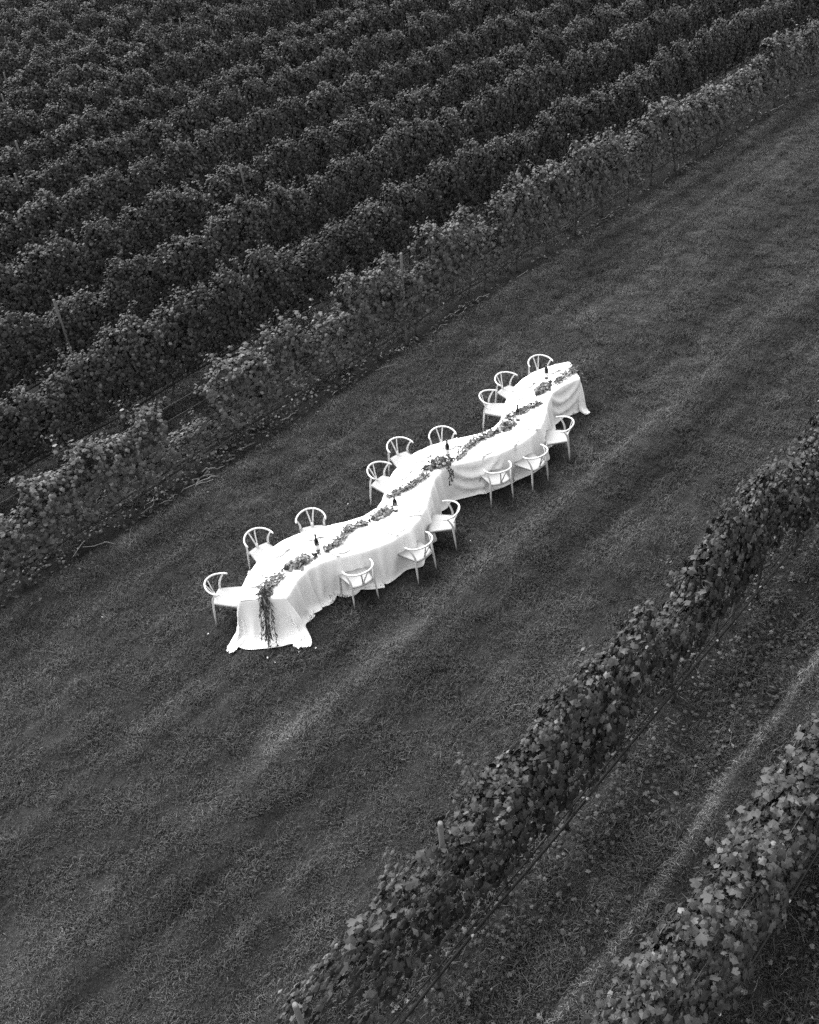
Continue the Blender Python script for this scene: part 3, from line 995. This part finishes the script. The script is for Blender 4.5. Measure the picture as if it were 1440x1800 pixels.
# ------------------------------------------------------------------ chairs
def chair_parts():
    parts = []
    # bow: steam-bent top rail, arms at its ends
    a = np.linspace(R(-8), R(188), 25)
    bow = np.c_[.243 * np.cos(a), .115 - .245 * np.sin(a), .700 + .045 * np.clip(np.sin(a), 0, 1) ** 1.5]
    m = MB()
    m.tube(bow, np.interp(np.linspace(0, 1, 25), [0, .04, .5, .96, 1], [.011, .015, .015, .015, .011]), 8)
    parts.append(('back_rail', m.mesh('back_rail', 'chair_white')))
    # seat: woven pad, wider in front, dished
    nx, ny = 13, 11
    u, v = np.meshgrid(np.linspace(-1, 1, nx), np.linspace(0, 1, ny), indexing='ij')
    y = -.02 + .41 * v
    hwid = .175 + .055 * v
    x = u * hwid
    rc = np.clip(np.abs(u) * 1.0, 0, 1)
    y = y + .02 * (1 - u ** 2) * (v > .5) * (v - .5) - .03 * (1 - u ** 2) * (1 - v)
    z = .450 - .020 * (1 - u ** 2) * np.sin(np.pi * np.clip(v, 0, 1)) + .008 * (np.abs(u) ** 4)
    z = z - .018 * np.clip((v - .85) / .15, 0, 1) ** 2
    edge = ((np.abs(u) > .99) | (v < .01) | (v > .99))
    z = z - .010 * edge
    V = np.stack([x, y, z], -1).reshape(-1, 3)
    i, j = np.meshgrid(np.arange(nx - 1), np.arange(ny - 1), indexing='ij')
    Q = np.stack([i * ny + j, (i + 1) * ny + j, (i + 1) * ny + j + 1, i * ny + j + 1], -1).reshape(-1, 4)
    lower = V.copy()
    lower[:, 2] = .408
    lower[:, :2] = (lower[:, :2] - [0, .18]) * .95 + [0, .18]
    m = MB()
    n = len(V)
    rim = [(i, 0) for i in range(nx)] + [(nx - 1, j) for j in range(1, ny)] + [(i, ny - 1) for i in range(nx - 2, -1, -1)] + [(0, j) for j in range(ny - 2, 0, -1)]
    rim = [i * ny + j for i, j in rim]
    RQ = [(rim[k], rim[k] + n, rim[(k + 1) % len(rim)] + n, rim[(k + 1) % len(rim)]) for k in range(len(rim))]
    m.add(np.vstack([V, lower]), np.vstack([Q, Q[:, ::-1] + n, RQ]))
    parts.append(('seat', m.mesh('seat', 'seat_white')))
    # legs
    for s in (-1, 1):
        m = MB()
        P = np.array([(.215 * s, -.045, 0), (.208 * s, -.03, .22), (.198 * s, -.012, .42), (.197 * s, -.008, .50), (.206 * s, .012, .57), (.222 * s, .042, .635), (.236 * s, .075, .695)])
        m.tube(P, [.010, .0155, .019, .018, .016, .014, .012], 8)
        parts.append(('leg', m.mesh('leg', 'chair_white')))
        m = MB()
        P = np.array([(.215 * s, .395, 0), (.214 * s, .388, .2), (.212 * s, .378, .36), (.210 * s, .372, .435)])
        m.tube(P, [.010, .0145, .018, .016], 8)
        parts.append(('leg', m.mesh('leg', 'chair_white')))
    # Y shaped splat
    m = MB()
    m.tube([(0, -.012, .425), (0, -.03, .475), (0, -.045, .52)], [.022, .024, .027], 8, (1, .42))
    m.tube([(-.014, -.042, .51), (-.030, -.075, .60), (-.052, -.108, .70), (-.062, -.122, .735)], [.014, .013, .0125, .012], 8, (1, .6))
    m.tube([(.014, -.042, .51), (.030, -.075, .60), (.052, -.108, .70), (.062, -.122, .735)], [.014, .013, .0125, .012], 8, (1, .6))
    parts.append(('back_splat', m.mesh('back_splat', 'chair_white')))
    # apron under the back of the seat
    m = MB()
    m.tube([(-.195, -.014, .400), (-.10, -.030, .408), (0, -.036, .410), (.10, -.030, .408), (.195, -.014, .400)], [.013, .010, .009, .010, .013], 8)
    parts.append(('apron', m.mesh('apron', 'chair_white')))
    return parts
CHAIR = chair_parts()
CH = [('leftmost white bow-backed chair, at the left corner of the greenery-draped near end', -3.08, 11.35, -10),
      ('white bow-backed chair on the vineyard side, second from the near end', -2.50, 12.40, -54),
      ('white bow-backed chair on the vineyard side, third from the near end', -1.62, 12.78, -86),
      ('white bow-backed chair on the vineyard side, fourth from the near end, in the second bend', -0.49, 13.87, -40),
      ('white bow-backed chair on the vineyard side, fifth from the near end', -0.09, 14.56, -61),
      ('white bow-backed chair on the vineyard side, sixth from near end, behind the middle bottle', 0.71, 14.77, -80),
      ('white bow-backed chair on the vineyard side, seventh from the near end, before the narrow waist', 1.66, 15.79, -20),
      ('white bow-backed chair on the vineyard side, eighth from the near end', 2.06, 16.39, -50),
      ('white bow-backed chair farthest from the camera, on the vineyard side by the far end', 2.82, 16.90, -75),
      ('white bow-backed chair on the open-lawn side, nearest the camera, its back to it', -0.83, 11.31, 118),
      ('white bow-backed chair on the open-lawn side, second from the near end', 0.15, 11.79, 134),
      ('white bow-backed chair on the open-lawn side, third from the near end, turned sideways', 0.68, 12.54, 175),
      ('white bow-backed chair on the open-lawn side, fourth from the near end, at the middle bend', 1.60, 13.48, 110),
      ('white bow-backed chair on the open-lawn side, fifth from the near end', 2.31, 13.82, 132),
      ('white bow-backed chair on the open-lawn side, last before the far end, turned sideways', 2.94, 14.63, 178)]
for lab, x, y, fa in CH:
    root = empty('chair', (x, y, 0), R(fa - 90))
    tag(root, lab, 'chair', 'white chairs around the winding table')
    for nm, me in CHAIR:
        put(nm, me, root)

# ------------------------------------------------------------------ bottles
TZ = TOP + .013
def bottle_meshes():
    m = MB()
    m.lathe([(.001, .004), (.034, 0), (.039, .006), (.039, .175), (.037, .195), (.026, .225), (.0165, .245), (.0145, .30), (.0165, .302), (.0165, .318), (.012, .322), (.001, .322)], 20)
    body = m.mesh('glass_body', 'bottle_glass')
    m = MB()
    m.lathe([(.0396, .045), (.0400, .046), (.0400, .125), (.0396, .126)], 20, R(-150), R(20))
    lab = m.mesh('paper_label', 'paper')
    m = MB()
    m.lathe([(.0152, .262), (.0172, .263), (.0172, .300), (.0178, .302), (.0178, .320), (.013, .325), (.001, .325)], 16)
    cap = m.mesh('foil_cap', 'bottle_glass')
    return body, lab, cap
BB, BL, BC = bottle_meshes()
for (x, y), lab in zip([(-1.48, 11.81), (-.22, 12.59), (.76, 13.98), (2.10, 14.82), (2.84, 16.12)],
                       ['dark wine bottle on the near-end cloth, closest to the camera', 'dark wine bottle beside the second centrepiece from the near end',
                        'dark wine bottle beside the centrepiece with three taper candles', 'dark wine bottle at the narrow waist, fourth from the near end',
                        'dark wine bottle farthest from the camera, near the far end of the table']):
    root = empty('wine_bottle', (x, y, TZ))
    tag(root, lab, 'bottle', 'wine bottles on the table')
    put('glass_body', BB, root)
    put('paper_label', BL, root)
    put('foil_cap', BC, root)

# ------------------------------------------------------------------ garlands and centrepieces
def along(P, n):
    P = np.asarray(P, float)
    d = np.r_[0, np.cumsum(np.linalg.norm(np.diff(P, axis=0), axis=1))]
    u = np.linspace(0, d[-1], n)
    return np.stack([np.interp(u, d, P[:, k]) for k in range(P.shape[1])], 1), d[-1]

def garland(label, path, width=.04, seed=0, dens=330, hang=None, lsz=(.045, .085)):
    """path of (x, y) on the table top; hang = (direction, lengths) spills over an end"""
    r = np.random.default_rng(seed)
    root = empty('garland', (path[0][0], path[0][1], TZ))
    tag(root, label, 'garland', 'greenery garlands along the table')
    o = np.array([path[0][0], path[0][1], TZ])
    C, L = along(np.c_[np.asarray(path), np.full(len(path), .012)], 60)
    C[:, 2] += TZ
    m = MB()
    m.tube(C - o, .006, 5)
    m.build('stem', 'bark', root)
    n = int(dens * L)
    u = r.uniform(0, 1, n)
    k = u * 59
    P = np.stack([np.interp(k, np.arange(60), C[:, q]) for q in range(3)], 1)
    tan = np.gradient(C, axis=0)
    tan /= np.linalg.norm(tan, axis=1)[:, None]
    T = np.stack([np.interp(k, np.arange(60), tan[:, q]) for q in range(3)], 1)
    Nn = np.c_[-T[:, 1], T[:, 0], np.zeros(n)]
    taper = np.clip(np.minimum(u, 1 - u) * 9, .35, 1) * (1 + .35 * np.sin(u * 19 + seed))
    off = r.normal(0, 1, n) * width * .55 * taper
    P = P + Nn * off[:, None]
    P[:, 2] += np.abs(r.normal(0, .022, n)) * taper + .006
    tip = T * r.choice([-1, 1], n, p=[.3, .7])[:, None] + Nn * (np.sign(off) * r.uniform(.1, .9, n))[:, None] + np.c_[np.zeros((n, 2)), r.normal(.1, .3, n)]
    nn = np.c_[r.normal(0, .45, n), r.normal(0, .45, n), np.ones(n)]
    V, F = scatter_mesh(P - o, frames(nn, tip), r.uniform(*lsz, n), SLIM_V * [1.5, 1, 1.5], SLIM_T)
    fo = link(bpy.data.objects.new('foliage', mesh_from('foliage', V, F, 'greenery')), root)
    fo['kind'] = 'stuff'
    if hang:
        strands, mat = hang
        mm = MB()
        Ps, Ts, Ns = [], [], []
        for q in strands:
            q = np.asarray(q, float)
            cc, ln = along(q, max(8, int(12 * len(q))))
            mm.tube(cc - o, .0035, 4)
            kk = int(ln * 62)
            uu = r.uniform(0, 1, kk) ** 1.35 * (len(cc) - 1)
            p = np.stack([np.interp(uu, np.arange(len(cc)), cc[:, w]) for w in range(3)], 1)
            Ps.append(p + r.normal(0, .012, (kk, 3)))
            tv = np.gradient(cc, axis=0)
            tv /= np.linalg.norm(tv, axis=1)[:, None]
            tv = np.stack([np.interp(uu, np.arange(len(cc)), tv[:, w]) for w in range(3)], 1)
            Ts.append(tv + r.normal(0, .28, (kk, 3)))
            Ns.append(np.c_[r.normal(0, .6, kk), -np.ones(kk), r.normal(.3, .4, kk)])
        mm.build('hanging_stem', 'bark', root)
        Ps, Ts, Ns = np.vstack(Ps), np.vstack(Ts), np.vstack(Ns)
        V, F = scatter_mesh(Ps - o, frames(Ns, Ts), r.uniform(.05, .12, len(Ps)), SLIM_V * [.55, 1, 1.2], SLIM_T)
        ho = link(bpy.data.objects.new('hanging_foliage', mesh_from('hanging_foliage', V, F, mat)), root)
        ho['kind'] = 'stuff'
    return root

rg = np.random.default_rng(5)
def strands(x, y, dx, dy, n, spread, lmin, lmax, out=.07, seed=0, lean=.09):
    """streamers falling over a table end; (dx, dy) points away from the table"""
    r = np.random.default_rng(seed)
    S = []
    px, py = -dy, dx
    for k in range(n):
        a = r.normal(0, spread)
        ln = r.uniform(lmin, lmax)
        bx, by = x + px * a, y + py * a
        q = [(bx - dx * .12, by - dy * .12, TZ + .05), (bx + dx * .02, by + dy * .02, TZ + .045), (bx + dx * out, by + dy * out, TZ - .05)]
        for f in (.3, .6, 1.0):
            q.append((bx + px * a * .4 * f + dx * (out + lean * f) + r.normal(0, .008), by + py * a * .4 * f + dy * (out + lean * f), max(TZ - .05 - ln * f, .04)))
        S.append(q)
    return S
near_str = strands(-2.27, 10.86, -.05, -1.0, 9, .034, .22, .72, .07, 4, .24)
far_str = strands(3.43, 16.30, .95, .3, 9, .05, .15, .55, .06, 6)
garland('leafy garland spilling over the near end of the table down to the grass', [(-2.02, 11.33), (-2.10, 11.24), (-2.18, 11.12), (-2.25, 11.0), (-2.27, 10.88)], .09, 1, 420, (near_str, 'greenery_dark'))
garland('leafy garland between the first and second centrepieces from the near end', [(-1.39, 11.76), (-1.20, 11.88), (-1.06, 12.10), (-.95, 12.28), (-.71, 12.33)], .044, 2)
garland('leafy garland between the second centrepiece and the taper candles', [(-.36, 12.95), (-.15, 13.05), (.04, 13.16), (.21, 13.32), (.38, 13.47)], .044, 3)
garland('leafy garland between the taper candles and the fourth centrepiece', [(.90, 13.80), (1.0, 13.96), (1.12, 14.14), (1.28, 14.28), (1.47, 14.40), (1.62, 14.49)], .044, 4)
garland('leafy garland crossing the narrow waist beside the fourth bottle', [(1.90, 14.92), (2.03, 14.96), (2.19, 15.04), (2.36, 15.17), (2.59, 15.28)], .044, 5)
garland('leafy garland draped over the far end of the table', [(2.95, 15.90), (3.12, 16.03), (3.33, 16.23), (3.45, 16.30)], .06, 6, 300, (far_str, 'greenery'))

def centrepiece(label, a, b, seed, height=.12, flowers=3, fruits=4, grapes=2, dark=False, extra=None):
    r = np.random.default_rng(500 + seed)
    a, b = np.array(a), np.array(b)
    c = (a + b) / 2
    ax = (b - a) / np.linalg.norm(b - a)
    L = np.linalg.norm(b - a)
    root = empty('centrepiece', (c[0], c[1], TZ), math.atan2(ax[1], ax[0]))
    tag(root, label, 'centrepiece', 'fruit and flower centrepieces on the table')
    h2 = L / 2
    n = 150
    x = np.clip(r.normal(0, .40, n), -.8, .8) * h2
    y = r.normal(0, .055, n)
    z = np.abs(r.normal(0, 1, n)) * height * .45 * np.clip(1.1 - np.abs(x) / h2, .2, 1) + .012
    nn = np.c_[x * 2 + r.normal(0, .4, n), y * 8 + r.normal(0, .4, n), np.ones(n)]
    tp = np.c_[np.sign(x) + r.normal(0, .8, n), np.sign(y) + r.normal(0, .5, n), r.normal(.1, .4, n)]
    V, F = scatter_mesh(np.c_[x, y, z], frames(nn, tp), r.uniform(.035, .075, n), LEAF_V, LEAF_T, r.uniform(.5, 2, n))
    o = link(bpy.data.objects.new('foliage', mesh_from('foliage', V, F, 'greenery_dark' if dark else 'greenery')), root)
    o['kind'] = 'stuff'
    ends = [-.72, .70, -.35, .4]
    for k in range(grapes):
        m = MB()
        gx_ = ends[k] * h2
        for q in range(34):
            f = r.uniform(0, 1)
            rad = .038 * (1 - .6 * f)
            an = r.uniform(0, 6.28)
            m.ball((gx_ + np.sign(ends[k]) * f * .12, rad * math.cos(an), .018 + rad * abs(math.sin(an))), r.uniform(.010, .0135), 6)
        g = m.build('grapes', 'grape', root)
        g['kind'] = 'stuff'
    for k in range(fruits):
        m = MB()
        rr = r.uniform(.022, .036)
        prof = [(.001, -rr * .92), (rr * .6, -rr * .82), (rr, -.1 * rr), (rr * .92, rr * .45), (rr * .5, rr * .86), (rr * .16, rr * .88), (.001, rr * .74)]
        m.lathe(prof, 12)
        fo = m.build('fruit', 'fruit_pale' if r.uniform() < .5 else 'fruit_dark', root)
        fo.location = (r.uniform(-.85, .85) * h2, r.choice([-1, 1]) * r.uniform(.02, .075), rr * .95)
        fo.rotation_euler = (r.uniform(-.6, .6), r.uniform(-.6, .6), 0)
    for k in range(flowers):
        m = MB()
        R0 = r.uniform(.038, .055)
        for ring, (cnt, tilt, sc) in enumerate(((6, .35, 1.0), (5, .75, .8), (4, 1.15, .55))):
            for q in range(cnt):
                an = 6.283 * q / cnt + ring * .5
                pv = np.array([(0, 0, 0), (.45, .45, .1), (0, .55, .03), (-.45, .45, .1), (.35, .95, .22), (0, 1.05, .2), (-.35, .95, .22)]) * R0 * sc
                ct, st_ = math.cos(tilt), math.sin(tilt)
                pv = np.c_[pv[:, 0], pv[:, 1] * ct - pv[:, 2] * st_, pv[:, 1] * st_ + pv[:, 2] * ct]
                ca, sa = math.cos(an), math.sin(an)
                pv = np.c_[pv[:, 0] * ca - pv[:, 1] * sa, pv[:, 0] * sa + pv[:, 1] * ca, pv[:, 2]]
                m.add(pv, None, [(0, 1, 2), (0, 2, 3), (1, 4, 2), (2, 4, 5), (2, 5, 6), (2, 6, 3)])
        fl = m.build('flower', 'petal', root)
        fl.location = (r.uniform(-.45, .45) * h2, r.normal(0, .03), height * r.uniform(.4, .75))
        fl.rotation_euler = (r.normal(0, .5), r.normal(0, .5), r.uniform(0, 6))
    if extra:
        extra(root, r)
    return root

centrepiece('low centrepiece of dark grapes, flowers and leaves nearest the near end', (-2.0, 11.41), (-1.47, 11.70), 1, .12, 5, 5, 2)
centrepiece('low centrepiece of grapes and fruit beside the second bottle from the near end', (-.62, 12.40), (-.22, 12.68), 2, .11, 2, 6, 3)
def c3_extra(root, r):
    m = MB()                                              # strands falling over the table edge
    Ps = []
    for k in range(4):
        x0 = .10 + r.normal(0, .05)
        ln = r.uniform(.12, .34)
        q = np.array([(x0, -.06, .06), (x0 + .01, -.17, .05), (x0 + .02, -.225, -.02), (x0 + .02 + r.normal(0, .02), -.24, -ln * .6), (x0 + .02 + r.normal(0, .03), -.25, -ln)])
        cc, _ = along(q, 16)
        m.tube(cc, .004, 4)
        Ps.append(cc[4:][r.integers(0, 12, 26)] + r.normal(0, .010, (26, 3)))
    m.build('hanging_stem', 'bark', root)
    Ps = np.vstack(Ps)
    n = len(Ps)
    V, F = scatter_mesh(Ps, frames(np.c_[r.normal(0, .4, n), -np.ones(n), np.zeros(n)], np.c_[r.normal(0, .3, n), r.normal(0, .2, n), -np.ones(n)]), r.uniform(.03, .06, n), SLIM_V, SLIM_T)
    o = link(bpy.data.objects.new('hanging_foliage', mesh_from('hanging_foliage', V, F, 'greenery_dark')), root)
    o['kind'] = 'stuff'
centrepiece('tall dark centrepiece with taper candles and strands hanging over the edge', (.30, 13.60), (.86, 13.81), 3, .22, 4, 6, 3, True, c3_extra)
centrepiece('loose centrepiece of fruit and pale foliage beside the fourth bottle', (1.64, 14.46), (2.06, 14.80), 4, .13, 3, 5, 1)
centrepiece('small centrepiece of dark grapes and flowers near the far end', (2.56, 15.55), (2.88, 15.94), 5, .12, 3, 4, 2)

def candle(label, x, y, h):
    root = empty('taper_candle', (x, y, TZ))
    tag(root, label, 'candle', 'thin taper candles on the table')
    m = MB()
    m.lathe([(.001, 0), (.024, 0), (.022, .008), (.010, .014), (.008, .05), (.012, .055), (.001, .055)], 12)
    m.build('holder', 'steel', root)
    m = MB()
    m.lathe([(.001, .055), (.0075, .055), (.0055, h), (.001, h + .006)], 10)
    m.build('wax', 'candle', root)
    m = MB()
    m.tube([(0, 0, h), (.001, 0, h + .012), (.003, 0, h + .018)], .0012, 4)
    m.build('wick', 'grape', root)
candle('thin pale taper candle, first of three in the tall centrepiece', .46, 13.75, .33)
candle('thin pale taper candle, middle of three in the tall centrepiece', .57, 13.80, .38)
candle('thin pale taper candle, last of three in the tall centrepiece, nearest the bottle', .68, 13.83, .38)
candle('single thin taper candle in the loose fourth centrepiece', 1.88, 14.62, .28)

# ------------------------------------------------------------------ place settings
pm = MB()
pm.lathe([(.001, .006), (.085, .006), (.095, .010), (.128, .019), (.131, .018), (.128, .014), (.09, .001), (.001, .001)], 28)
PLATE = pm.mesh('plate', 'china')
def napkin_mesh(flap, seed):
    r = np.random.default_rng(seed)
    nx, ny = 7, 16
    x, y = np.meshgrid(np.linspace(-.045, .045, nx), np.linspace(0, 1, ny), indexing='ij')
    ln = .24
    yy = -y * ln
    zz = .022 + .006 * np.sin(x * 70 + 4 * y) + .004 * np.sin(y * 9 + seed)
    if flap:
        over = np.clip(-yy - .13, 0, None)
        yy = np.where(over > 0, -.13 - over * .22, yy)
        zz = zz - over * .95
    x = x * (1 - .25 * y) + .012 * np.sin(y * 5 + seed)
    V = np.stack([x, yy, zz], -1).reshape(-1, 3)
    V2 = V - [0, 0, .010]
    i, j = np.meshgrid(np.arange(nx - 1), np.arange(ny - 1), indexing='ij')
    Q = np.stack([i * ny + j, (i + 1) * ny + j, (i + 1) * ny + j + 1, i * ny + j + 1], -1).reshape(-1, 4)
    n = len(V)
    return mesh_from('napkin', np.vstack([V, V2]), np.vstack([Q, Q[:, ::-1] + n]), 'napkin', True)
def fork_mesh():
    m = MB()
    m.tube([(0, -.09, .004), (0, -.02, .006), (0, .045, .004)], [.004, .0025, .0035], 6, (1.4, .6))
    for k in (-1, 0, 1):
        m.tube([(k * .004, .04, .004), (k * .006, .06, .006), (k * .006, .09, .005)], .0015, 4)
    return m.mesh('fork', 'steel')
FORK = fork_mesh()
for k, (lab, x, y, fa) in enumerate(CH):
    short = lab.split(' chair')[1].strip(' ,')
    f = R(fa)
    d_edge = .46
    for q in np.arange(.2, .8, .01):                      # distance from the chair to the cloth's edge
        if sample(SDF, np.array([x + math.cos(f) * q]), np.array([y + math.sin(f) * q]))[0] < -.02:
            d_edge = q
            break
    px, py = x + math.cos(f) * (d_edge + .15), y + math.sin(f) * (d_edge + .15)
    w = 'the chair ' + short
    w = ' '.join(w.split()[:11])
    tag(put('plate', PLATE, None, (px, py, TZ), (0, 0, f)), 'white plate laid before ' + w, 'plate', 'white plates on the table')
    flap = k in (12, 13)
    nx_ = .16 if not flap else .10
    tag(put('napkin', napkin_mesh(flap, k), None, (px - math.sin(f) * nx_ + math.cos(f) * (.10 if not flap else -.02), py + math.cos(f) * nx_ + math.sin(f) * (.10 if not flap else -.02), TZ), (0, 0, f - math.pi / 2)),
        'folded white napkin laid before ' + w, 'napkin', 'white napkins on the table')
    tag(put('fork', FORK, None, (px + math.sin(f) * .17, py - math.cos(f) * .17, TZ), (0, 0, f - math.pi / 2)), 'slim fork laid before ' + w, 'fork', 'forks on the table')

# ------------------------------------------------------------------ petals on the grass
PET = []
for k in range(3):
    m = MB()
    pv = np.array([(0, 0, 0), (.35, .4, .12), (0, .5, .02), (-.35, .4, .12), (.22, .95, .2), (0, 1.05, .16), (-.22, .95, .2)]) * (.022 + .006 * k)
    m.add(pv, None, [(0, 1, 2), (0, 2, 3), (1, 4, 2), (2, 4, 5), (2, 5, 6), (2, 6, 3)])
    PET.append(m.mesh('petal', 'petal'))
pr = np.random.default_rng(9)
for k, (x, y, lab) in enumerate([(-3.13, 11.48, 'under the leftmost chair'), (-1.70, 11.04, 'right of the near-end skirt'), (-2.32, 10.30, 'just in front of the near-end hem'),
                               (-2.20, 10.20, 'in front of the near-end hem, closest to the camera'), (-1.86, 10.36, 'by the front right corner of the near-end hem'), (-1.62, 10.42, 'a step right of the near-end hem corner'),
                               (-5.0, 11.58, 'alone on the open lawn left of the table'), (-1.07, 13.8, 'on the vineyard side, left of the second bend'), (-3.28, 10.96, 'below the leftmost chair'),
                               (.96, 12.48, 'on the open-lawn side, right of the sideways chair')]):
    tag(put('petal', PET[k % 3], None, (x, y, .05), (pr.uniform(-.3, .3), pr.uniform(-.3, .3), pr.uniform(0, 6))), 'pale fallen petal on the grass ' + lab, 'petal', 'fallen petals on the lawn')
